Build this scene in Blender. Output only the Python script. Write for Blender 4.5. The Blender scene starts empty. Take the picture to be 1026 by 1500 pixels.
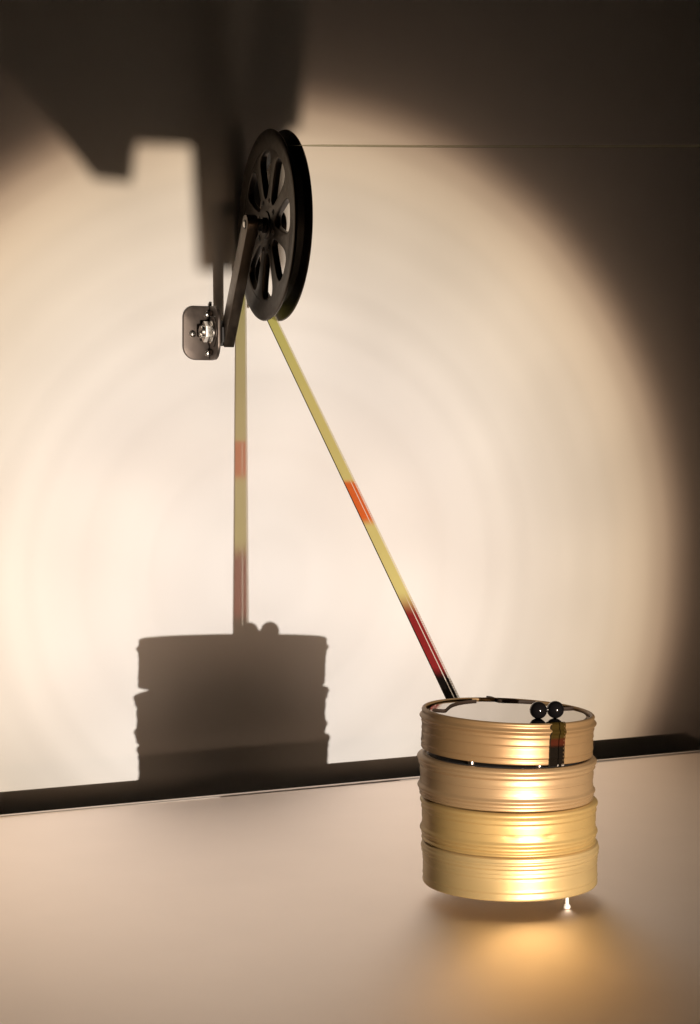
import bpy, bmesh, math, random
from mathutils import Vector, Matrix, noise
random.seed(4)
S = 0.24                     # metres per can diameter (all plan measures below are in can diameters)
scene = bpy.context.scene
COL = scene.collection

# ------------------------------------------------------------------ camera
F_PX, Y_H = 2735.0, 630.0    # focal length and horizon row for a 1026 x 1500 frame
cd = bpy.data.cameras.new('camera')
cd.sensor_fit = 'HORIZONTAL'
cd.sensor_width = 36.0
cd.lens = 36.0 * F_PX / 1026.0
cd.shift_y = -(750.0 - Y_H) / 1026.0
cd.clip_start, cd.clip_end = 0.05, 60.0
cam = bpy.data.objects.new('camera', cd)
cam.rotation_euler = (math.pi / 2, 0, 0)
COL.objects.link(cam)
scene.camera = cam

# ------------------------------------------------------------------ world
w = bpy.data.worlds.new('World')
scene.world = w
w.use_nodes = True
bg = w.node_tree.nodes['Background']
bg.inputs[0].default_value = (1.0, 0.8, 0.65, 1)
bg.inputs[1].default_value = 0.0005

# ------------------------------------------------------------------ view
scene.view_settings.view_transform = 'Standard'
scene.view_settings.look = 'None'
scene.view_settings.gamma = 1.0
scene.view_settings.exposure = 0.0

# ------------------------------------------------------------------ layout
LIGHT = Vector((3.468, 3.741, -1.391))
A = 1.1163
WD = Vector((math.sin(A), math.cos(A), 0))        # along the wall, to the right
WN = Vector((math.cos(A), -math.sin(A), 0))       # out of the wall, towards the projector
WALL_Y, EDGE_Y, Z_T = 16.078, 13.99, -2.646
P0 = Vector((-0.914, 15.63, 0))                   # where the film's plane meets the wall
T = Vector((LIGHT.x - P0.x, LIGHT.y - P0.y, 0)).normalized()   # out of the wall in that plane
N = Vector((-T.y, T.x, 0))                        # to the right, away from the camera
if N.x < 0: N = -N
UP = Vector((0, 0, 1))
CAN = Vector((0.899, 10.615, 0))

def ray(px, py):
    return Vector(((px - 513.0) / F_PX, 1.0, (Y_H - py) / F_PX))
def wallpt(px, py, off=0.0):
    r = ray(px, py)
    k = (WN.y * WALL_Y + off) / (WN.x * r.x + WN.y * r.y)
    return r * k
def tablept(px, py):
    r = ray(px, py)
    return r * (Z_T / r.z)
def P(t, z, left=0.0):
    return P0 + T * t - N * left + UP * z

# ------------------------------------------------------------------ projector lamp
ld = bpy.data.lights.new('projector_lamp', 'SPOT')
ld.energy = 358.0
ld.shadow_soft_size = 0.018 * S
ld.spot_size = math.radians(60)
ld.spot_blend = 0.1
lamp = bpy.data.objects.new('projector_lamp', ld)
lamp.location = LIGHT * S
AIM = wallpt(394, 840)
lamp.rotation_euler = (AIM - LIGHT).to_track_quat('-Z', 'Y').to_euler()
COL.objects.link(lamp)
ld.use_nodes = True
nt = ld.node_tree
nt.nodes.clear()
n_out = nt.nodes.new('ShaderNodeOutputLight')
n_em = nt.nodes.new('ShaderNodeEmission')
n_geo = nt.nodes.new('ShaderNodeNewGeometry')
n_dot = nt.nodes.new('ShaderNodeVectorMath'); n_dot.operation = 'DOT_PRODUCT'
d_ = (AIM - LIGHT).normalized()
n_dot.inputs[1].default_value = tuple(-d_)
n_ac = nt.nodes.new('ShaderNodeMath'); n_ac.operation = 'ARCCOSINE'
n_abs = nt.nodes.new('ShaderNodeMath'); n_abs.operation = 'ABSOLUTE'
n_sc = nt.nodes.new('ShaderNodeMath'); n_sc.operation = 'MULTIPLY'; n_sc.inputs[1].default_value = 1.0 / math.radians(28.9)
n_rp = nt.nodes.new('ShaderNodeValToRGB')
cr = n_rp.color_ramp
cr.interpolation = 'B_SPLINE'
stops = [(0.0, (1.0, 0.915, 0.84)), (0.28, (0.985, 0.89, 0.80)), (0.40, (0.96, 0.835, 0.69)), (0.50, (0.94, 0.755, 0.555)),
         (0.55, (0.93, 0.70, 0.475)), (0.585, (0.62, 0.42, 0.27)), (0.610, (0.20, 0.125, 0.08)), (0.635, (0.055, 0.034, 0.022)), (0.69, (0.018, 0.0105, 0.007)), (0.79, (0.003, 0.0018, 0.0013)), (1.0, (0.0005, 0.0003, 0.0002))]
cr.elements[0].position = stops[0][0]; cr.elements[0].color = stops[0][1] + (1,)
cr.elements[1].position = 1.0; cr.elements[1].color = stops[-1][1] + (1,)
for p_, c_ in stops[1:-1]:
    e_ = cr.elements.new(p_); e_.color = c_ + (1,)
# lens rings and faint blotches of the projector optics
n_ring = nt.nodes.new('ShaderNodeTexNoise'); n_ring.noise_dimensions = '1D'
n_ring.inputs['Scale'].default_value = 22.0; n_ring.inputs['Detail'].default_value = 2.5
n_rm = nt.nodes.new('ShaderNodeMapRange')
n_rm.inputs['From Min'].default_value = 0.3; n_rm.inputs['From Max'].default_value = 0.7
n_rm.inputs['To Min'].default_value = 0.955; n_rm.inputs['To Max'].default_value = 1.04
n_bl = nt.nodes.new('ShaderNodeTexNoise'); n_bl.inputs['Scale'].default_value = 9.0; n_bl.inputs['Detail'].default_value = 1.0
n_bm = nt.nodes.new('ShaderNodeMapRange')
n_bm.inputs['From Min'].default_value = 0.3; n_bm.inputs['From Max'].default_value = 0.7
n_bm.inputs['To Min'].default_value = 0.88; n_bm.inputs['To Max'].default_value = 1.08
n_mu = nt.nodes.new('ShaderNodeMath'); n_mu.operation = 'MULTIPLY'
L = nt.links.new
L(n_geo.outputs['Incoming'], n_dot.inputs[0])
L(n_dot.outputs['Value'], n_abs.inputs[0]); L(n_abs.outputs[0], n_ac.inputs[0]); L(n_ac.outputs[0], n_sc.inputs[0])
L(n_sc.outputs[0], n_rp.inputs[0]); L(n_rp.outputs[0], n_em.inputs['Color'])
L(n_sc.outputs[0], n_ring.inputs['W']); L(n_ring.outputs[0], n_rm.inputs['Value'])
L(n_geo.outputs['Incoming'], n_bl.inputs['Vector']); L(n_bl.outputs[0], n_bm.inputs['Value'])
L(n_rm.outputs[0], n_mu.inputs[0]); L(n_bm.outputs[0], n_mu.inputs[1]); L(n_mu.outputs[0], n_em.inputs['Strength'])
L(n_em.outputs[0], n_out.inputs[0])

# added wide soft fill lamp below the lens, lifts the shadows on the wall
ld2 = ld.copy(); ld2.name = 'shadow_fill_lamp'
ld2.energy = 215.0
ld2.spot_size = math.radians(33)
ld2.spot_blend = 0.6
ld2.color = (1.0, 0.74, 0.55)
ld2.shadow_soft_size = 1.85 * S
glow = bpy.data.objects.new('shadow_fill_lamp', ld2)
glow.location = (LIGHT + Vector((0, 0, -1.0))) * S; glow.rotation_euler = lamp.rotation_euler
COL.objects.link(glow)

# ------------------------------------------------------------------ materials
def mat(name, col, rough=0.5, metal=0.0, noise_amt=0.0, noise_scale=40.0, bump=0.0, bump_scale=300.0, rough_var=0.0, spec=0.5, stretch=None):
    m = bpy.data.materials.new(name); m.use_nodes = True
    t = m.node_tree; b = t.nodes['Principled BSDF']
    b.inputs['Base Color'].default_value = (*col, 1)
    b.inputs['Roughness'].default_value = rough
    b.inputs['Metallic'].default_value = metal
    b.inputs['Specular IOR Level'].default_value = spec
    tc = t.nodes.new('ShaderNodeTexCoord'); src = tc.outputs['Object']
    if stretch:
        mp = t.nodes.new('ShaderNodeMapping'); mp.inputs['Scale'].default_value = stretch
        t.links.new(src, mp.inputs[0]); src = mp.outputs[0]
    if noise_amt or rough_var:
        n = t.nodes.new('ShaderNodeTexNoise'); n.inputs['Scale'].default_value = noise_scale; n.inputs['Detail'].default_value = 5
        t.links.new(src, n.inputs['Vector'])
        if noise_amt:
            mx = t.nodes.new('ShaderNodeMix'); mx.data_type = 'RGBA'
            mx.inputs[6].default_value = tuple(c * (1 - noise_amt) for c in col) + (1,)
            mx.inputs[7].default_value = tuple(min(1, c * (1 + noise_amt)) for c in col) + (1,)
            t.links.new(n.outputs[0], mx.inputs[0]); t.links.new(mx.outputs[2], b.inputs['Base Color'])
        if rough_var:
            r = t.nodes.new('ShaderNodeMapRange')
            r.inputs['From Min'].default_value = 0.3; r.inputs['From Max'].default_value = 0.7
            r.inputs['To Min'].default_value = max(0.02, rough - rough_var); r.inputs['To Max'].default_value = rough + rough_var
            t.links.new(n.outputs[0], r.inputs[0]); t.links.new(r.outputs[0], b.inputs['Roughness'])
    if bump:
        n2 = t.nodes.new('ShaderNodeTexNoise'); n2.inputs['Scale'].default_value = bump_scale; n2.inputs['Detail'].default_value = 3
        t.links.new(src, n2.inputs['Vector'])
        bp = t.nodes.new('ShaderNodeBump'); bp.inputs['Strength'].default_value = bump; bp.inputs['Distance'].default_value = 0.001
        t.links.new(n2.outputs[0], bp.inputs['Height']); t.links.new(bp.outputs[0], b.inputs['Normal'])
    return m

M_WALL = mat('white_wall_paint', (0.80, 0.785, 0.765), 0.75, 0, 0.012, 3.0, 0.06, 260.0)
def satin_metal(name, col, rough, aniso):
    m = bpy.data.materials.new(name); m.use_nodes = True
    t = m.node_tree; t.nodes.clear()
    out = t.nodes.new('ShaderNodeOutputMaterial'); g = t.nodes.new('ShaderNodeBsdfAnisotropic')
    g.distribution = 'BECKMANN'; g.inputs['Roughness'].default_value = rough
    g.inputs['Anisotropy'].default_value = aniso
    tg = t.nodes.new('ShaderNodeTangent'); tg.direction_type = 'UV_MAP'; tg.uv_map = 'UVMap'
    t.links.new(tg.outputs[0], g.inputs['Tangent'])
    tc = t.nodes.new('ShaderNodeTexCoord')
    n = t.nodes.new('ShaderNodeTexNoise'); n.inputs['Scale'].default_value = 7.0; n.inputs['Detail'].default_value = 6
    mx = t.nodes.new('ShaderNodeMix'); mx.data_type = 'RGBA'
    mx.inputs[6].default_value = tuple(c * 0.97 for c in col) + (1,); mx.inputs[7].default_value = tuple(c * 1.03 for c in col) + (1,)
    n2 = t.nodes.new('ShaderNodeTexNoise'); n2.inputs['Scale'].default_value = 1200.0
    bp = t.nodes.new('ShaderNodeBump'); bp.inputs['Strength'].default_value = 0.03; bp.inputs['Distance'].default_value = 0.001
    l = t.links.new
    l(tc.outputs['Object'], n.inputs['Vector']); l(tc.outputs['Object'], n2.inputs['Vector'])
    l(n.outputs[0], mx.inputs[0]); l(mx.outputs[2], g.inputs['Color'])
    l(n2.outputs[0], bp.inputs['Height']); l(bp.outputs[0], g.inputs['Normal'])
    l(g.outputs[0], out.inputs[0])
    return m
M_TABLE = satin_metal('satin_metal_table', (0.965, 0.865, 0.79), 0.565, 0.33)
M_BEAD = mat('bead_metal', (0.85, 0.78, 0.73), 0.5, 1.0, 0.02, 20.0)
M_UNDER = mat('dark_underside', (0.03, 0.027, 0.025), 0.6)
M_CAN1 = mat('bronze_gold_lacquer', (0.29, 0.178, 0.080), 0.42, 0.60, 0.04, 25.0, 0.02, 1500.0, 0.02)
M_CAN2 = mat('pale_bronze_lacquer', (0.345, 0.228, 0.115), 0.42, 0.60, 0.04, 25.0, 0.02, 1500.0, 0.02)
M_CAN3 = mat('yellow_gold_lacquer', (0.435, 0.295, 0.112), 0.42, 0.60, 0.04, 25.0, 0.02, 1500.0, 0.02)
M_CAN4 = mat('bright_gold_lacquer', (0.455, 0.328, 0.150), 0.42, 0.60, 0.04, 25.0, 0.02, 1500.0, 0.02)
M_MIRROR = mat('mirror_glass', (0.42, 0.395, 0.36), 0.06, 1.0, 0.0, 20, 0, 300, 0.02)
M_DARKGLASS = mat('smoked_glass', (0.02, 0.02, 0.02), 0.08, 0.0, spec=0.8)
M_BALL = mat('hematite_ball', (0.004, 0.0035, 0.0035), 0.10, 0.0, spec=0.28)
M_STEEL = mat('bright_steel', (0.72, 0.69, 0.65), 0.24, 1.0, 0.04, 80, 0.05, 500, 0.05)
M_WHITE = mat('pale_zinc', (0.60, 0.57, 0.53), 0.45, 0.25, 0.04, 80, 0.05, 500, 0.05)
M_BLACK = mat('black_anodised', (0.010, 0.009, 0.008), 0.42, 0.0, 0.15, 60, 0.05, 700, 0.05)
M_BLACKM = mat('black_satin_metal', (0.055, 0.045, 0.038), 0.36, 1.0, 0.12, 60, 0.06, 700, 0.06)
M_PLATE = mat('grey_burnished_steel', (0.115, 0.095, 0.083), 0.42, 0.85, 0.12, 70, 0.08, 500, 0.06)
M_LIP = mat('brown_edge', (0.022, 0.013, 0.008), 0.7, 0.0, spec=0.15)

def film_material():
    m = bpy.data.materials.new('dyed_film'); m.use_nodes = True
    t = m.node_tree; t.nodes.clear()
    out = t.nodes.new('ShaderNodeOutputMaterial')
    at = t.nodes.new('ShaderNodeAttribute'); at.attribute_name = 'dye'
    tr = t.nodes.new('ShaderNodeBsdfTransparent'); di = t.nodes.new('ShaderNodeBsdfDiffuse'); gl = t.nodes.new('ShaderNodeBsdfGlossy')
    gl.inputs['Roughness'].default_value = 0.12
    gl.inputs['Color'].default_value = (0.9, 0.9, 0.9, 1)
    dk = t.nodes.new('ShaderNodeMix'); dk.data_type = 'RGBA'; dk.blend_type = 'MULTIPLY'; dk.inputs[0].default_value = 1
    dk.inputs[7].default_value = (1.15, 1.1, 1.1, 1)
    m1 = t.nodes.new('ShaderNodeMixShader'); m1.inputs[0].default_value = 0.56
    m2 = t.nodes.new('ShaderNodeMixShader'); m2.inputs[0].default_value = 0.02
    # perforations down the right margin
    uv = t.nodes.new('ShaderNodeUVMap'); uv.uv_map = 'UVMap'
    sp = t.nodes.new('ShaderNodeSeparateXYZ')
    fr = t.nodes.new('ShaderNodeMath'); fr.operation = 'FRACT'
    lt = t.nodes.new('ShaderNodeMath'); lt.operation = 'LESS_THAN'; lt.inputs[1].default_value = 0.42
    g1 = t.nodes.new('ShaderNodeMath'); g1.operation = 'GREATER_THAN'; g1.inputs[1].default_value = 0.88
    g2 = t.nodes.new('ShaderNodeMath'); g2.operation = 'LESS_THAN'; g2.inputs[1].default_value = 0.955
    a1 = t.nodes.new('ShaderNodeMath'); a1.operation = 'MULTIPLY'
    a2 = t.nodes.new('ShaderNodeMath'); a2.operation = 'MULTIPLY'
    hole = t.nodes.new('ShaderNodeBsdfTransparent')
    m3 = t.nodes.new('ShaderNodeMixShader')
    l = t.links.new
    l(at.outputs['Color'], tr.inputs[0]); l(at.outputs['Color'], dk.inputs[6]); l(dk.outputs[2], di.inputs[0])
    l(tr.outputs[0], m1.inputs[1]); l(di.outputs[0], m1.inputs[2])
    tl = t.nodes.new('ShaderNodeBsdfTranslucent'); ms = t.nodes.new('ShaderNodeMixShader'); ms.inputs[0].default_value = 0.4
    l(dk.outputs[2], tl.inputs[0]); l(di.outputs[0], ms.inputs[1]); l(tl.outputs[0], ms.inputs[2]); l(ms.outputs[0], m1.inputs[2])
    l(m1.outputs[0], m2.inputs[1]); l(gl.outputs[0], m2.inputs[2])
    l(uv.outputs[0], sp.inputs[0]); l(sp.outputs[1], fr.inputs[0]); l(fr.outputs[0], lt.inputs[0])
    l(sp.outputs[0], g1.inputs[0]); l(sp.outputs[0], g2.inputs[0])
    l(lt.outputs[0], a1.inputs[0]); l(g1.outputs[0], a1.inputs[1]); l(a1.outputs[0], a2.inputs[0]); l(g2.outputs[0], a2.inputs[1])
    a3 = t.nodes.new('ShaderNodeMath'); a3.operation = 'MULTIPLY'; a3.inputs[1].default_value = 0.5
    l(a2.outputs[0], a3.inputs[0]); l(a3.outputs[0], m3.inputs[0]); l(m2.outputs[0], m3.inputs[1]); l(hole.outputs[0], m3.inputs[2])
    l(m3.outputs[0], out.inputs[0])
    return m
M_FILM = film_material()

# ------------------------------------------------------------------ helpers (plan units scaled by S when linked)
def obj(name, bm, m, parent=None, smooth=True, angle=35):
    me = bpy.data.meshes.new(name)
    bmesh.ops.scale(bm, vec=(S, S, S), verts=bm.verts)
    bm.normal_update(); bm.to_mesh(me); bm.free()
    me.materials.append(m)
    if smooth:
        for p in me.polygons: p.use_smooth = True
        me.set_sharp_from_angle(angle=math.radians(angle))
    o = bpy.data.objects.new(name, me); COL.objects.link(o)
    if parent: o.parent = parent
    return o
def thing(name, label, cat, matrix=None, group=None):
    o = bpy.data.objects.new(name, None); COL.objects.link(o)
    o.empty_display_size = 0.02
    if matrix is not None:
        mm = matrix.copy(); mm.translation = mm.translation * S; o.matrix_world = mm
    o['label'] = label; o['category'] = cat
    if group: o['group'] = group
    return o
def frame(origin, x, y, z):
    m = Matrix.Identity(4)
    for i, v in enumerate((x, y, z)):
        for k in range(3): m[k][i] = v[k]
    m.translation = origin
    return m
def lathe(prof, seg=96, closed=False, fn=None):
    bm = bmesh.new(); rings = []
    for (r, z) in prof:
        if r < 1e-6:
            rings.append([bm.verts.new((0, 0, z))]); continue
        ring = []
        for i in range(seg):
            a = 2 * math.pi * i / seg
            rr = r + (fn(a, r, z) if fn else 0)
            ring.append(bm.verts.new((rr * math.cos(a), rr * math.sin(a), z)))
        rings.append(ring)
    pairs = list(zip(rings[:-1], rings[1:]))
    if closed: pairs.append((rings[-1], rings[0]))
    for a, b in pairs:
        for i in range(seg):
            j = (i + 1) % seg
            if len(a) == 1 and len(b) == 1: continue
            if len(a) == 1: bm.faces.new((a[0], b[i], b[j]))
            elif len(b) == 1: bm.faces.new((a[i], b[0], a[j]))
            else: bm.faces.new((a[i], b[i], b[j], a[j]))
    bmesh.ops.recalc_face_normals(bm, faces=bm.faces)
    return bm
def outline_solid(loops, z0, z1, bevel=0.0, res=2):
    """flat outline (with holes) extruded from z0 to z1 with rounded edges"""
    cu = bpy.data.curves.new('outline', 'CURVE'); cu.dimensions = '2D'; cu.fill_mode = 'BOTH'
    for lp in loops:
        sp = cu.splines.new('POLY'); sp.points.add(len(lp) - 1)
        for q, (x, y) in zip(sp.points, lp): q.co = (x, y, 0, 1)
        sp.use_cyclic_u = True
    cu.extrude = (z1 - z0) / 2 - bevel; cu.bevel_depth = bevel; cu.bevel_resolution = res; cu.offset = -bevel
    o = bpy.data.objects.new('outline', cu); COL.objects.link(o)
    dg = bpy.context.evaluated_depsgraph_get()
    me = bpy.data.meshes.new_from_object(o.evaluated_get(dg))
    bm = bmesh.new(); bm.from_mesh(me)
    bmesh.ops.remove_doubles(bm, verts=bm.verts, dist=1e-5)
    bmesh.ops.translate(bm, verts=bm.verts, vec=(0, 0, (z0 + z1) / 2))
    bmesh.ops.recalc_face_normals(bm, faces=bm.faces)
    bpy.data.objects.remove(o); bpy.data.curves.remove(cu); bpy.data.meshes.remove(me)
    return bm
def cyl(r, z0, z1, seg=32, bev=0.0, m=None, dome=0.0):
    b = bev
    prof = [(0, z0), (r - b, z0), (r, z0 + b), (r, z1 - b), (r - b, z1)] if b else [(0, z0), (r, z0), (r, z1)]
    if dome:
        for k in range(1, 6):
            a = k / 6 * math.pi / 2
            prof.append(((r - b) * math.cos(a), z1 + dome * math.sin(a)))
        prof.append((0, z1 + dome))
    else: prof.append((0, z1))
    bm = lathe(prof, seg)
    if m is not None: bmesh.ops.transform(bm, matrix=m, verts=bm.verts)
    return bm
def rrect(x0, x1, y0, y1, rads, n=8):
    """rounded rectangle, rads = (bl, br, tr, tl)"""
    pts = []
    for (cx, cy, r, a0) in ((x0, y0, rads[0], 180), (x1, y0, rads[1], 270), (x1, y1, rads[2], 0), (x0, y1, rads[3], 90)):
        sx = 1 if cx == x0 else -1; sy = 1 if cy == y0 else -1
        if r <= 0: pts.append((cx, cy)); continue
        for k in range(n + 1):
            a = math.radians(a0 + 90 * k / n)
            pts.append((cx + sx * r + r * math.cos(a), cy + sy * r + r * math.sin(a)))
    return pts
def join(*bms):
    r = bms[0]
    for b in bms[1:]:
        me = bpy.data.meshes.new('tmp'); b.to_mesh(me); b.free(); r.from_mesh(me); bpy.data.meshes.remove(me)
    return r

# ------------------------------------------------------------------ wall
W0 = Vector((0, WALL_Y, 0))
bm = bmesh.new()
c0, c1 = W0 - WD * 9, W0 + WD * 16
back = -WN * 0.4
vs = []
for q in (c0, c1):
    for z in (-9, 11):
        vs.append(bm.verts.new(q + UP * z)); 
for q in (c0, c1):
    for z in (-9, 11):
        vs.append(bm.verts.new(q + back + UP * z))
for f in ((0, 1, 3, 2), (4, 6, 7, 5), (0, 4, 5, 1), (2, 3, 7, 6), (1, 5, 7, 3), (0, 2, 6, 4)):
    bm.faces.new([vs[i] for i in f])
bmesh.ops.recalc_face_normals(bm, faces=bm.faces)
wall = obj('wall', bm, M_WALL, smooth=False); wall['kind'] = 'structure'

# ------------------------------------------------------------------ table
E0 = Vector((0, EDGE_Y, 0))
def shadow_to_table(px, py):
    q = wallpt(px, py); k = (Z_T - LIGHT.z) / (q.z - LIGHT.z)
    return LIGHT + (q - LIGHT) * k
corner = shadow_to_table(1000, 1072.5)
side = shadow_to_table(1060, 1094)
s_c = (Vector((corner.x, corner.y, 0)) - E0).dot(WD)
backR = E0 + WD * s_c
dirR = Vector((side.x - corner.x, side.y - corner.y, 0)).normalized()
if dirR.y > 0: dirR = -dirR
backL = E0 - WD * 7.5
frontR = backR + dirR * 6.6
frontL = backL + Vector((WN.x, WN.y, 0)) * 4.6
poly = [backL, backR, frontR, frontL]
ctr = sum(poly, Vector()) / 4
tb = thing('display_table', 'satin grey metal table top with rounded back edge carrying the stacked cans', 'table', Matrix.Translation(Vector((CAN.x, CAN.y, Z_T))))
o3 = Vector((CAN.x, CAN.y, 0))
def slab(poly, z0, z1, bev, seg):
    bm = bmesh.new()
    lo = [bm.verts.new((p.x - o3.x, p.y - o3.y, z0)) for p in poly]
    hi = [bm.verts.new((p.x - o3.x, p.y - o3.y, z1)) for p in poly]
    n = len(poly)
    bm.faces.new(hi); bm.faces.new(lo[::-1])
    for i in range(n): bm.faces.new((lo[i], lo[(i + 1) % n], hi[(i + 1) % n], hi[i]))
    bmesh.ops.recalc_face_normals(bm, faces=bm.faces)
    if bev:
        top = [e for e in bm.edges if all(abs(v.co.z - z1) < 1e-6 for v in e.verts)]
        bmesh.ops.bevel(bm, geom=top, offset=bev, segments=seg, profile=0.5, affect='EDGES')
    return bm
tt = obj('table_top', slab(poly, -0.16, 0.0, 0.05, 6), M_TABLE, tb, angle=50)
uvt = tt.data.uv_layers.new(name='UVMap')      # brushed along the depth of the table
for lp_ in tt.data.loops:
    c_ = tt.data.vertices[lp_.vertex_index].co
    uvt.data[lp_.index].uv = (-c_.y + 0.02 * c_.z, c_.x + 0.01 * c_.z)
inn = [p + (ctr - p) * 0.08 for p in poly]
# rolled bead along the back edge
bd = bmesh.new(); prev = None
for k in range(2):
    q = (backL - o3 if k == 0 else backR - o3 - WD * 0.03) + WN * 0.045
    ring = [bd.verts.new(q + WN * (0.030 * math.cos(a_)) + UP * (0.013 * math.sin(a_) - 0.001)) for a_ in [math.pi * i_ / 12 for i_ in range(13)]]
    if prev:
        for i_ in range(12): bd.faces.new((prev[i_], prev[i_ + 1], ring[i_ + 1], ring[i_]))
    prev = ring
bmesh.ops.recalc_face_normals(bd, faces=bd.faces)
eb = obj('edge_bead', bd, M_BEAD, tb, angle=80)
obj('apron', slab(inn, -0.62, -0.163, 0, 0), M_UNDER, tb, smooth=False)

# ------------------------------------------------------------------ film cans
def bump(z, c, a, wd): return a * math.exp(-((z - c) / wd) ** 2)
def can_noise(seed, amp=0.0005):
    def f(a, r, z):
        return amp * noise.noise(Vector((math.cos(a) * 1.6 + seed, math.sin(a) * 1.6, z * 1.2)))
    return f
def side_profile(z0, z1, R, feats, n=160):
    pts = []
    for i in range(n + 1):
        z = z0 + (z1 - z0) * i / n
        pts.append((R + sum(bump(z, *f) for f in feats), z))
    return pts
# heights of each can at its axis; feats are (height, amount, width)
Z1T, Z1B = -1.592, -1.820
Z2T, Z2B = -1.842, -2.076
Z3T, Z3B = -2.083, -2.323
Z4T, Z4B = -2.3245, -2.5615
def can_matrix(dx, z, tilt, yaw=0.0, pitch=0.0):
    return Matrix.Translation(Vector((CAN.x + dx, CAN.y, z))) @ Matrix.Rotation(math.radians(tilt), 4, 'Y') @ Matrix.Rotation(math.radians(pitch), 4, 'X') @ Matrix.Rotation(yaw, 4, 'Z')

feats1 = [(-0.012, 0.004, 0.008), (-0.047, 0.0155, 0.0135), (-0.077, 0.0045, 0.008), (-0.130, -0.0028, 0.0065), (-0.119, 0.0018, 0.008), (-0.199, -0.003, 0.0065), (-0.187, 0.0025, 0.008)]
R1 = 0.487
def r1(z): return R1 + sum(bump(z, *f) for f in feats1)

M1 = can_matrix(0.0, Z1T, 2.3)
can1 = thing('film_can', 'topmost bronze film can with mirrored lid and the two dark balls on it', 'film can', M1, 'round metal film cans in the stack')
prof = side_profile(-0.222, -0.006, R1, feats1)
prof = [(0.0, -0.228), (0.30, -0.228), (0.472, -0.2285), (0.484, -0.227)] + prof + [(0.484, -0.001), (0.478, 0.001), (0.471, 0.0), (0.4665, -0.004), (0.4655, -0.024), (0.452, -0.026), (0.449, -0.030)]
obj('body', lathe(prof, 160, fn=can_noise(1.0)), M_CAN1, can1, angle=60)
# mirrored plate let into the lid, with its raised lips round the two cut-outs
obj('mirror_plate', lathe([(0, -0.012), (0.30, -0.012), (0.442, -0.012), (0.445, -0.015), (0.445, -0.034), (0, -0.034)], 128), M_MIRROR, can1)
def lip(path, wdt=0.008, h=0.011, zb=-0.0125):
    bm = bmesh.new(); n = len(path); prev = None
    for i, p in enumerate(path):
        a = Vector(path[max(0, i - 1)]); b = Vector(path[min(n - 1, i + 1)])
        d = (b - a).normalized(); nn = Vector((-d.y, d.x)) * wdt / 2
        q = [(p[0] + nn.x, p[1] + nn.y, zb), (p[0] + nn.x * .7, p[1] + nn.y * .7, zb + h), (p[0] - nn.x * .7, p[1] - nn.y * .7, zb + h), (p[0] - nn.x, p[1] - nn.y, zb)]
        cur = [bm.verts.new(v) for v in q]
        if prev:
            for k in range(4): bm.faces.new((prev[k], cur[k], cur[(k + 1) % 4], prev[(k + 1) % 4]))
        else: bm.faces.new(cur)
        prev = cur
    bm.faces.new(prev[::-1])
    bmesh.ops.recalc_face_normals(bm, faces=bm.faces)
    return bm
def arc(r, a0, a1, n=24): return [(r * math.cos(math.radians(a0 + (a1 - a0) * k / n)), r * math.sin(math.radians(a0 + (a1 - a0) * k / n))) for k in range(n + 1)]
def smoothp(pts, it=2):
    for _ in range(it):
        q = [pts[0]]
        for a, b in zip(pts[:-1], pts[1:]):
            q.append((a[0] * .75 + b[0] * .25, a[1] * .75 + b[1] * .25)); q.append((a[0] * .25 + b[0] * .75, a[1] * .25 + b[1] * .75))
        q.append(pts[-1]); pts = q
    return pts
def tilted(px, py):     # where a pixel's ray meets the plate, in the can's own frame
    inv = M1.inverted(); o = inv @ Vector((0, 0, 0)); d = (inv.to_3x3() @ ray(px, py)); k = (-0.012 - o.z) / d.z
    q = o + d * k; return (q.x, q.y)
obj('lid_lip', lip(smoothp([tilted(*q) for q in ((634, 1040.5), (644, 1041.5), (653, 1042), (656, 1038.5), (662, 1033.5), (675, 1030), (688, 1028.3), (698, 1027.6))])), M_LIP, can1)
obj('lid_lip', lip(smoothp([tilted(*q) for q in ((713, 1022.2), (722, 1023), (729, 1027.2), (745, 1027.8), (765, 1028.4), (785, 1029.5))])), M_LIP, can1)
obj('lid_lip', lip(smoothp([tilted(*q) for q in ((824, 1038.8), (834, 1038.6), (844, 1038))])), M_LIP, can1)

def plain_can(name_label, mtx, H, R, featsL, featsB, zs, m, seed, amp=0.0005):
    c = thing('film_can', name_label, 'film can', mtx, 'round metal film cans in the stack')
    lid = [(0.0, -0.004), (0.36, -0.004), (0.455, -0.004), (0.4595, -0.006), (0.461, -0.001), (0.466, 0.001), (0.477, 0.0005), (0.486, -0.002), (R - 0.001, -0.005)] + [(R + 0.0028 + sum(bump(z, *f) for f in featsL), z) for z in [-0.008 + (zs + 0.0015 + 0.008) * k / 90 for k in range(91)]] + [(R - 0.004, zs + 0.0008)]
    obj('lid', lathe(lid, 160, fn=can_noise(seed, amp)), m, c, angle=60)
    n = 100
    base = [(R - 0.010, zs + 0.004)] + [(R + sum(bump(z, *f) for f in featsB), z) for z in [zs - 0.001 + (-H + 0.007 - zs + 0.001) * k / n for k in range(n + 1)]] + [(R - 0.003, -H + 0.0015), (R - 0.010, -H), (0.3, -H), (0, -H)]
    obj('base', lathe(base, 160, fn=can_noise(seed, amp)), m, c, angle=60)
    return c
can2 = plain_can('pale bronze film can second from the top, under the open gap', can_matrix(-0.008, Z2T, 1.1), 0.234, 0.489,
    [(-0.020, 0.018, 0.018), (-0.050, 0.009, 0.010), (-0.064, -0.003, 0.007), (-0.090, 0.0015, 0.010)], [(-0.150, 0.002, 0.008), (-0.182, 0.0150, 0.015), (-0.207, 0.0055, 0.008), (-0.226, 0.003, 0.006)], -0.112, M_CAN2, 4.0)
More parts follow.
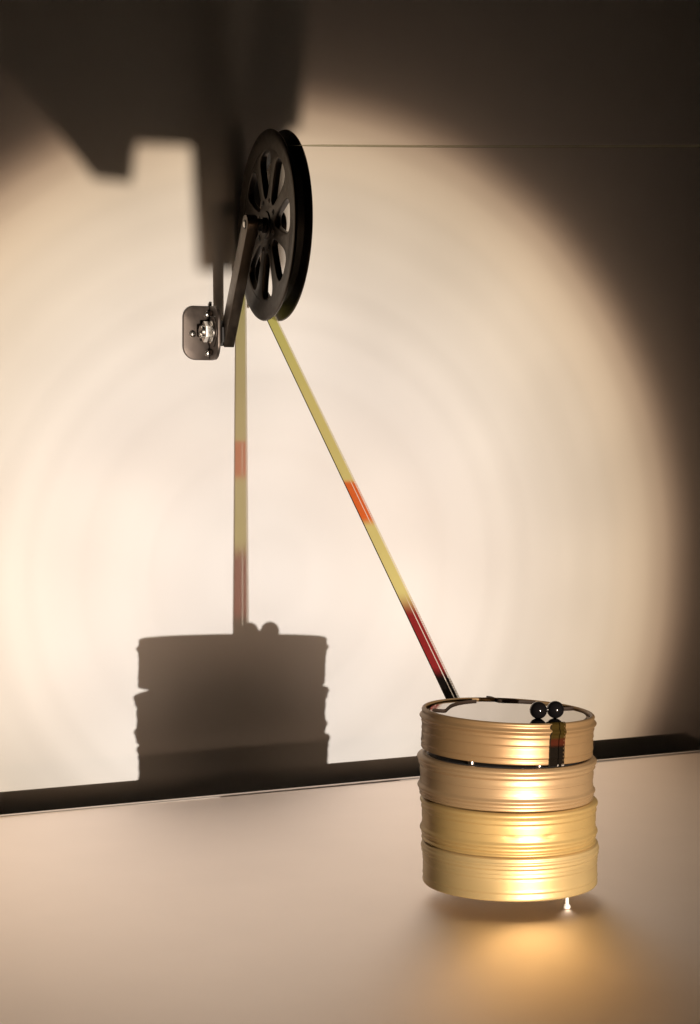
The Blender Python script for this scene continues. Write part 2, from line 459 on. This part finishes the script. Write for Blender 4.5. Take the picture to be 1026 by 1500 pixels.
can3 = plain_can('yellow gold film can third from the top with small dents', can_matrix(0.003, Z3T, 0.4), 0.240, 0.490,
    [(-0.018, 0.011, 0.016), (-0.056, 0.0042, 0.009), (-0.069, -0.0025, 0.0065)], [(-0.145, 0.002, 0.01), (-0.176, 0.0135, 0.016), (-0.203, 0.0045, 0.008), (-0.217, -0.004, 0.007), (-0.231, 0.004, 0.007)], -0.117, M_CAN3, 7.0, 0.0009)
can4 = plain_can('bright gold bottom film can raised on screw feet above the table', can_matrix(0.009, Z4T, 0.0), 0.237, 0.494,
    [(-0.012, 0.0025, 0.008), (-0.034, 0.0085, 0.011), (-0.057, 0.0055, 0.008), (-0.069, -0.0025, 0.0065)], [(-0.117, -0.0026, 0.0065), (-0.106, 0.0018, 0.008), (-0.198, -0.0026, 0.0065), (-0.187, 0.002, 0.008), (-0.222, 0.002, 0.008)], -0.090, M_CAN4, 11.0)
# dents in the third can
for ch in can3.children:
    for v in ch.data.vertices:
        co = v.co / S
        a = math.atan2(co.y, co.x)
        for (da, dz, am) in ((-1.66, -0.126, 0.0022), (-1.60, -0.134, 0.0016), (-1.20, -0.131, 0.0035), (-1.13, -0.121, 0.0018)):
            g = math.exp(-((a - da) / 0.045) ** 2 - ((co.z - dz) / 0.012) ** 2)
            k = 1 - am * g / max(0.1, math.hypot(co.x, co.y))
            v.co.x *= k; v.co.y *= k
# clear disc and posts between the two top cans
obj('smoked_disc', lathe([(0, 0.004), (0.44, 0.004), (0.45, 0.002), (0.45, -0.003), (0, -0.003)], 96), M_DARKGLASS, can2)
for a in (-121, -71, 30, 90, 150):
    bm = cyl(0.020, 0.0045, 0.024, 20, 0.002)
    bmesh.ops.translate(bm, verts=bm.verts, vec=(0.435 * math.cos(math.radians(a)), 0.435 * math.sin(math.radians(a)), 0))
    obj('spacer_post', bm, M_STEEL, can2)
# levelling screws under the bottom can
LEG = Z4B - Z_T
for k, a in enumerate((math.degrees(-0.79), 75, 132)):
    h = LEG
    pr = [(0, -0.237 - h), (0.012, -0.237 - h), (0.0195, -0.237 - h + 0.004), (0.0205, -0.237 - h + 0.016), (0.016, -0.237 - h + 0.024), (0.011, -0.237 - h + 0.030)]
    for q in range(7):
        z = -0.237 - h + 0.032 + q * (h - 0.032) / 7
        pr += [(0.0105, z), (0.0122, z + (h - 0.032) / 14)]
    pr += [(0.011, -0.236)]
    bm = lathe(pr, 24)
    bmesh.ops.translate(bm, verts=bm.verts, vec=(0.42 * math.cos(math.radians(a)) - 0.005, 0.42 * math.sin(math.radians(a)), 0))
    obj('levelling_screw', bm, M_WHITE, can4)

# ------------------------------------------------------------------ ball pair on the lid
def ball_bm(c, r):
    bm = bmesh.new(); bmesh.ops.create_uvsphere(bm, u_segments=48, v_segments=32, radius=r)
    bmesh.ops.translate(bm, verts=bm.verts, vec=c); return bm
bx, by = tilted(801.5, 1052.5)
base_pt = M1 @ Vector((bx, by, -0.012))
BR = 0.0485
bp = thing('ball_guide', 'pair of polished dark metal balls on a short axle on the mirrored lid', 'film guide', frame(base_pt, N, -T, UP))
obj('ball', ball_bm((-0.0525, 0, BR), BR), M_BALL, bp)
obj('ball', ball_bm((0.0525, 0, BR - 0.002), BR), M_BALL, bp)
obj('axle', cyl(0.010, -0.02, 0.02, 20, 0.0, Matrix.Translation((0, 0, BR)) @ Matrix.Rotation(math.pi / 2, 4, 'Y')), M_STEEL, bp)

# ------------------------------------------------------------------ pulley wheel
HUB_T, HUB_Z = 0.891, 1.622
RW, RG = 0.757, 0.630
FR = frame(P(HUB_T, HUB_Z), T, UP, -N)
wh = thing('pulley_wheel', 'black grooved pulley wheel with eight openings carrying the film near the wall', 'pulley', FR)
hw = 0.072
fl = [(0.640, hw - 0.006), (0.70, hw - 0.001), (0.745, hw), (0.753, hw - 0.003), (RW, hw - 0.010), (0.752, hw - 0.020), (0.70, hw - 0.022), (0.632, hw - 0.026), (0.605, hw - 0.026), (0.603, hw - 0.008)]
obj('flange', lathe(fl, 160, closed=True), M_BLACKM, wh, angle=40)
obj('flange', lathe([(r, -z) for r, z in fl][::-1], 160, closed=True), M_BLACKM, wh, angle=40)
obj('film_drum', lathe([(RG - 0.004, hw - 0.026), (RG - 0.004, -hw + 0.026), (0.60, -hw + 0.012), (0.60, hw - 0.012)], 160, closed=True), M_BLACK, wh)
def circ(r, n=160): return [(r * math.cos(2 * math.pi * k / n), r * math.sin(2 * math.pi * k / n)) for k in range(n)]
def petal(a0):
    # rounded opening, narrow towards the hub
    ctl = [(0.215, 0.0), (0.235, 0.040), (0.33, 0.080), (0.45, 0.120), (0.530, 0.127), (0.576, 0.090), (0.590, 0.0)]
    half = []
    for k in range(len(ctl) - 1):
        p0 = ctl[max(0, k - 1)]; p1 = ctl[k]; p2 = ctl[k + 1]; p3 = ctl[min(len(ctl) - 1, k + 2)]
        if k == 0: p0 = (ctl[1][0], -ctl[1][1])
        if k == len(ctl) - 2: p3 = (ctl[-2][0], -ctl[-2][1])
        for i in range(5):
            u = i / 5
            half.append(tuple(0.5 * ((2 * p1[j]) + (-p0[j] + p2[j]) * u + (2 * p0[j] - 5 * p1[j] + 4 * p2[j] - p3[j]) * u * u + (-p0[j] + 3 * p1[j] - 3 * p2[j] + p3[j]) * u ** 3) for j in (0, 1)))
    half.append(ctl[-1])
    pts = half + [(x, -y) for x, y in half[-2:0:-1]]
    c, s = math.cos(a0), math.sin(a0)
    return [(x * c - y * s, x * s + y * c) for x, y in pts]
web = outline_solid([circ(0.612)] + [petal(math.pi / 2 + k * math.pi / 4 + 0.04) for k in range(8)], 0.006, 0.062, 0.010, 3)
obj('spoked_web', web, M_BLACKM, wh, angle=40)
obj('hub', join(cyl(0.115, -0.075, 0.072, 48, 0.008), cyl(0.062, 0.070, 0.10, 32, 0.006)), M_BLACKM, wh)
for k in range(8):
    a = math.pi / 2 + math.pi / 8 + k * math.pi / 4 + 0.04
    bmx = lathe([(0, 0.060), (0.010, 0.060), (0.011, 0.067), (0.016, 0.069), (0.021, 0.068), (0.023, 0.062), (0.023, 0.056), (0, 0.056)], 20)
    bmesh.ops.translate(bmx, verts=bmx.verts, vec=(0.20 * math.cos(a), 0.20 * math.sin(a), 0))
    obj('bolt', bmx, M_PLATE if k % 2 else M_BLACK, wh)

# ------------------------------------------------------------------ wall bracket with its arm
ORB = P(0, 0.81)
br = thing('wall_bracket', 'burnished steel angle bracket screwed to the wall with an arm holding the wheel', 'bracket', frame(ORB, T, UP, -N))
inv = frame(ORB, T, UP, -N).inverted()
# plate flat on the wall
pc = wallpt(290, 488)
Fpl = frame(pc + WN * 0.002, WD, UP, WN)
pl_l, pl_r = (wallpt(267, 488) - pc).dot(WD), (wallpt(312, 488) - pc).dot(WD)
pz0, pz1 = wallpt(290, 527.5).z - pc.z, wallpt(290, 448.5).z - pc.z
def into(bm, m):
    bmesh.ops.transform(bm, matrix=inv @ m, verts=bm.verts); return bm
obj('mounting_plate', into(outline_solid([rrect(pl_l, pl_r, pz0, pz1, (0.115, 0.01, 0.01, 0.095))], 0.0, 0.026, 0.005), Fpl), M_PLATE, br, angle=40)
for (sx, sy) in ((302, 461), (280.5, 489), (303.5, 517)):
    c = wallpt(sx, sy)
    mm = frame(c + WN * 0.027, WD, UP, WN)
    b1 = cyl(0.030, 0.0, 0.010, 24, 0.003, dome=0.012)
    o = obj('screw', into(b1, mm), M_STEEL, br)
    sl = bmesh.new(); bmesh.ops.create_cube(sl, size=1.0, matrix=Matrix.Translation((0, 0, 0.021)) @ Matrix.Rotation(random.uniform(0, 3), 4, 'Z') @ Matrix.Diagonal((0.036, 0.006, 0.003, 1)))
    obj('screw_slot', into(sl, mm), M_BLACK, o, smooth=False)
# flange standing out of the wall, in the plane beside the arm (local: x out of wall, y up, z to the left)
LO = 0.262
obj('flange_plate', outline_solid([rrect(0.0, 0.30, pz0 + pc.z - 0.81, pz1 + pc.z - 0.81, (0.01, 0.13, 0.13, 0.01))], LO, LO + 0.026, 0.005), M_PLATE, br, angle=40)
# small gusset sticking up at the bend
obj('stop_pin', cyl(0.012, 0, 0.06, 16, 0.002, Matrix.Translation((0.03, pz1 + pc.z - 0.81 - 0.02, LO + 0.012)) @ Matrix.Rotation(-math.pi / 2, 4, 'X')), M_BLACK, br)
BT = 0.155
for yy in (0.155, -0.165):
    obj('screw', cyl(0.024, LO + 0.026, LO + 0.038, 20, 0.003, Matrix.Translation((0.12, yy, 0)), dome=0.008), M_LIP, br)
obj('washer', cyl(0.125, LO + 0.0265, LO + 0.036, 40, 0.003, Matrix.Translation((BT, 0.0, 0))), M_PLATE, br)
obj('washer', cyl(0.095, LO + 0.0365, LO + 0.052, 40, 0.004, Matrix.Translation((BT, 0.0, 0))), M_STEEL, br)
hexp = [(0.086 * math.cos(math.pi / 6 + k * math.pi / 3), 0.086 * math.sin(math.pi / 6 + k * math.pi / 3)) for k in range(6)]
nb = outline_solid([hexp], LO + 0.0525, LO + 0.108, 0.004); bmesh.ops.translate(nb, verts=nb.verts, vec=(BT, 0, 0))
obj('nut', nb, M_STEEL, br, angle=30)
obj('bolt', cyl(0.054, LO - 0.02, LO + 0.135, 32, 0.006, Matrix.Translation((BT, 0.0, 0))), M_STEEL, br)
# arm from the bracket bolt up to the hub
a0, a1 = Vector((0.27, 0.765 - 0.81)), Vector((HUB_T, HUB_Z - 0.81))
dv = (a1 - a0).normalized(); nv = Vector((-dv.y, dv.x)); hwid = 0.078
ap = [tuple(a0 - nv * hwid - dv * 0.05), ]
for k in range(17):
    th = -math.pi / 2 + math.pi * k / 16
    ap.append(tuple(a1 + dv * hwid * math.cos(th) + nv * hwid * math.sin(th)))
ap += [tuple(a0 + nv * hwid - dv * 0.05)]
M_ARM = mat('brown_black_arm', (0.12, 0.098, 0.080), 0.40, 1.0, 0.12, 60, 0.06, 700, 0.06)
obj('arm', outline_solid([ap], 0.150, 0.238, 0.006, 2), M_ARM, br, angle=40)
# foot joining the arm to the flange
obj('arm_foot', outline_solid([[(0.10, 0.03), (0.20, 0.09), (0.31, 0.03), (0.32, -0.09), (0.24, -0.12), (0.10, -0.06)]], 0.168, LO - 0.002, 0.006, 2), M_BLACK, br, angle=40)
obj('pivot_pin', cyl(0.026, 0.236, 0.246, 24, 0.003, Matrix.Translation((a1.x, a1.y - 0.0, 0))), M_STEEL, br)
obj('pivot_ring', lathe([(0.030, 0.2385), (0.038, 0.2385), (0.038, 0.243), (0.030, 0.243)], 32, closed=True), M_BLACK, br).location = (a1.x * S, a1.y * S, 0)
obj('axle', cyl(0.050, 0.098, 0.155, 32, 0.004, Matrix.Translation((a1.x, a1.y, 0))), M_BLACK, br)

# ------------------------------------------------------------------ film strip
FW = 0.095
path = []     # (t, z, right)
sl_top = -0.141
d_top = Vector((1, sl_top)).normalized(); n_top = Vector((-d_top.y, d_top.x))
ct = Vector((HUB_T, HUB_Z))
RF = RG + 0.002
tan1 = ct + n_top * RF
for k in range(61):
    t = 12.45 + (tan1.x - 12.45) * k / 60
    path.append((t, tan1.y + (t - tan1.x) * sl_top - 0.02 * math.sin(math.pi * k / 60), 0.0))
d_dn = Vector((1, -0.698)).normalized(); n_dn = Vector((d_dn.y, -d_dn.x))
tan2 = ct + n_dn * RF
aa, ab = math.atan2(n_top.y, n_top.x), math.atan2(n_dn.y, n_dn.x)
if ab < aa: ab += 2 * math.pi
for k in range(1, 40):
    a = aa + (ab - aa) * k / 40
    path.append((ct.x + RF * math.cos(a), ct.y + RF * math.sin(a), 0.0))
i_dn = len(path)
NB = 240
for k in range(NB + 1):
    t = tan2.x + (4.50 - tan2.x) * k / NB
    path.append((t, tan2.y - 0.698 * (t - tan2.x), 0.0))
zg = (Z1B + Z2T) / 2 - 0.001
for k in range(1, 9):
    u = k / 8
    path.append((4.50 + 0.36 * u, path[i_dn + NB][1] * (1 - u) + (zg + 0.004) * u, 0.0))
i_gap = len(path)
def to_plane(pw):
    d = pw - P0
    return (d.dot(T), pw.z, d.dot(N))
# front of the top can: hug its profile, in the can's own frame
fx, fz = tilted(816.5, 1060)[0], 0
c0p = M1.inverted() @ (P0 + T * 5.9 + N * 0.05); 
front = []
q816 = M1.inverted() @ Vector((0, 0, 0)); dq = M1.inverted().to_3x3() @ ray(816.5, 1085)
# solve where that ray meets the can wall
best = None
for i in range(4000):
    k = 9.9 + i * 0.0003; q = q816 + dq * k
    if math.hypot(q.x, q.y) <= 0.49: best = q; break
lat_dir = Vector((N.x, N.y)); tdir = Vector((T.x, T.y))
lat = Vector((best.x, best.y)).dot(lat_dir)
def can_pt(z, off=0.005, rad=None):
    r = (r1(z) if rad is None else rad) + off
    tt = math.sqrt(max(0.0, r * r - lat * lat))
    xy = tdir * tt + lat_dir * lat
    return to_plane(M1 @ Vector((xy.x, xy.y, z)))
g_in = can_pt(-0.232, 0.0, 0.30)
for k in range(1, 13):
    u = k / 12; e = u * u * (3 - 2 * u)
    t = path[i_gap - 1][0] + (g_in[0] - path[i_gap - 1][0]) * u
    path.append((t, path[i_gap - 1][1] * (1 - u) + (g_in[1] - 0.004) * u, g_in[2] * e))
for rad, z in ((0.40, -0.236), (0.46, -0.237), (0.484, -0.2365), (0.492, -0.232)): path.append(can_pt(z, 0.0, rad))
i_fr = len(path)
for k in range(43):
    path.append(can_pt(-0.222 + 0.216 * k / 42))
for rad, z in ((0.489, -0.001), (0.483, 0.0045), (0.475, 0.0052), (0.467, 0.003), (0.462, -0.004), (0.452, -0.0095), (0.440, -0.0105), (0.40, -0.011), (0.37, -0.0112)): path.append(can_pt(z, 0.0, rad))

YEL, YG, ORA, RED, BLK = Vector((0.73, 0.655, 0.25)), Vector((0.58, 0.58, 0.18)), Vector((0.80, 0.17, 0.04)), Vector((0.27, 0.026, 0.026)), Vector((0.010, 0.008, 0.007))
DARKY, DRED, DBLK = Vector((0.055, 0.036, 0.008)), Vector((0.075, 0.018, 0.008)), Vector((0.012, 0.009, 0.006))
def mixv(a, b, u): return a + (b - a) * max(0.0, min(1.0, u))
def sstep(a, b, x):
    u = max(0.0, min(1.0, (x - a) / (b - a))); return u * u * (3 - 2 * u)
def t_of(px):       # plane distance of the falling strand at a picture column
    b = (px - 513.0) / F_PX
    return (b * P0.y - P0.x) / (T.x - b * T.y)
TA = [t_of(x) for x in (510, 514, 537, 544, 588, 606, 641, 650)]
def dye(i):
    if i < 61: return Vector((0.90, 0.92, 0.74)), 0.0
    if i < i_dn: return mixv(YG, YEL, 0.4), 0.0
    if i < i_fr:
        t = path[i][0]
        c = mixv(YG, YEL, sstep(0.6, 2.0, t))
        q = sstep(TA[0], TA[1], t) * (1 - sstep(TA[2], TA[3], t))
        c = mixv(c, ORA, q)
        r = sstep(TA[4], TA[5], t); c = mixv(c, RED, r)
        b = sstep(TA[6], TA[7], t); c = mixv(c, BLK, b)
        return c, max(q, r)
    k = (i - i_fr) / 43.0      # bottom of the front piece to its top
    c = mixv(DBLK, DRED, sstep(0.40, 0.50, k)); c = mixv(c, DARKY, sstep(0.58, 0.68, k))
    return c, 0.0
us = [0.0, 0.075, 0.085, 0.30, 0.57, 0.58, 0.635, 0.645, 0.84, 0.85, 1.0]
CLEAR = Vector((0.92, 0.86, 0.74))
bm = bmesh.new(); uvl = bm.loops.layers.uv.new('UVMap'); cl = bm.verts.layers.float_color.new('dye')
rows = []; sacc = 0.0; svals = []
for i, (t, z, r) in enumerate(path):
    pw = P0 + T * t + N * r + UP * z
    if i: sacc += (pw - lastp).length
    lastp = pw; svals.append(sacc)
    c, line = dye(i)
    tw = sstep(1.0, 2.0, t) if i < 61 else 0.0
    row = []
    for u in us:
        q = pw + N * (u - 0.5) * FW + UP * ((u - 0.5) * FW * 0.21 * tw)
        v = bm.verts.new(q)
        cc = c
        if u <= 0.076: cc = Vector((0.02, 0.018, 0.012))
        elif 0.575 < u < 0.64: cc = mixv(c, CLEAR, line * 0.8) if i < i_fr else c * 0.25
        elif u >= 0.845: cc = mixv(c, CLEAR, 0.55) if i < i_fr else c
        v[cl] = (cc.x, cc.y, cc.z, 1.0)
        row.append(v)
    rows.append(row)
for i in range(len(rows) - 1):
    for j in range(len(us) - 1):
        f = bm.faces.new((rows[i][j], rows[i][j + 1], rows[i + 1][j + 1], rows[i + 1][j]))
        for lpp, (uu, ii) in zip(f.loops, ((us[j], i), (us[j + 1], i), (us[j + 1], i + 1), (us[j], i + 1))):
            lpp[uvl].uv = (uu, svals[ii] / 0.022)
film = obj('film_strip', bm, M_FILM, angle=80)
film['label'] = 'yellow film strip with red and black bands running over the wheel to the cans'
film['category'] = 'film'

# ------------------------------------------------------------------ projector, right of the frame (an added plate on it throws the shadow at the top left)
prj = thing('film_projector', 'black film projector right of the frame throwing its round beam on the wall', 'projector', frame(LIGHT, T, UP, -N))
inv = frame(LIGHT, T, UP, -N).inverted()
ax = (AIM - LIGHT).normalized()
q = (-ax).to_track_quat('Z', 'Y').to_matrix().to_4x4()
Fl = Matrix.Translation(LIGHT) @ q
obj('lens_barrel', into(lathe([(0.0, 0.06), (0.14, 0.06), (0.16, 0.07), (0.16, 0.55), (0.0, 0.55)], 48), Fl), M_BLACKM, prj)
hb = bmesh.new(); bmesh.ops.create_cube(hb, size=1.0, matrix=Matrix.Translation((1.2, 0.1, 0)) @ Matrix.Diagonal((1.3, 1.5, 0.9, 1)))
bmesh.ops.bevel(hb, geom=hb.edges[:], offset=0.06, segments=3, affect='EDGES')
obj('body', hb, M_BLACKM, prj)
def gobo(pts, u, th=0.02):
    lo, hi = [], []
    bm = bmesh.new()
    for (x, y) in pts:
        d = wallpt(x, y) - LIGHT
        lo.append(bm.verts.new(LIGHT + d * u)); hi.append(bm.verts.new(LIGHT + d * u + T * th))
    n = len(pts)
    bm.faces.new(lo); bm.faces.new(hi[::-1])
    for i in range(n): bm.faces.new((lo[i], lo[(i + 1) % n], hi[(i + 1) % n], hi[i]))
    bmesh.ops.recalc_face_normals(bm, faces=bm.faces)
    return into(bm, Matrix.Identity(4))
obj('shadow_plate', gobo([(-420, -900), (-420, 60), (-10, 92), (22, 112), (138, 262), (193, 268), (200, 210), (280, 214), (290, 398), (419, 398), (422, 192), (440, 188), (447, 95), (470, -900)], 0.17), M_BLACK, prj, smooth=False)  # unseen plate, outline traced back from the shadow it has to cast

mk = bmesh.new(); bmesh.ops.create_cube(mk, size=1.0, matrix=Matrix.Translation((-1.27, -0.255 - 0.40, 0)) @ Matrix.Diagonal((0.03, 0.80, 3.4, 1)))  # unseen blocker added to keep the low beam off the near table
obj('low_beam_blocker', mk, M_BLACK, prj, smooth=False)
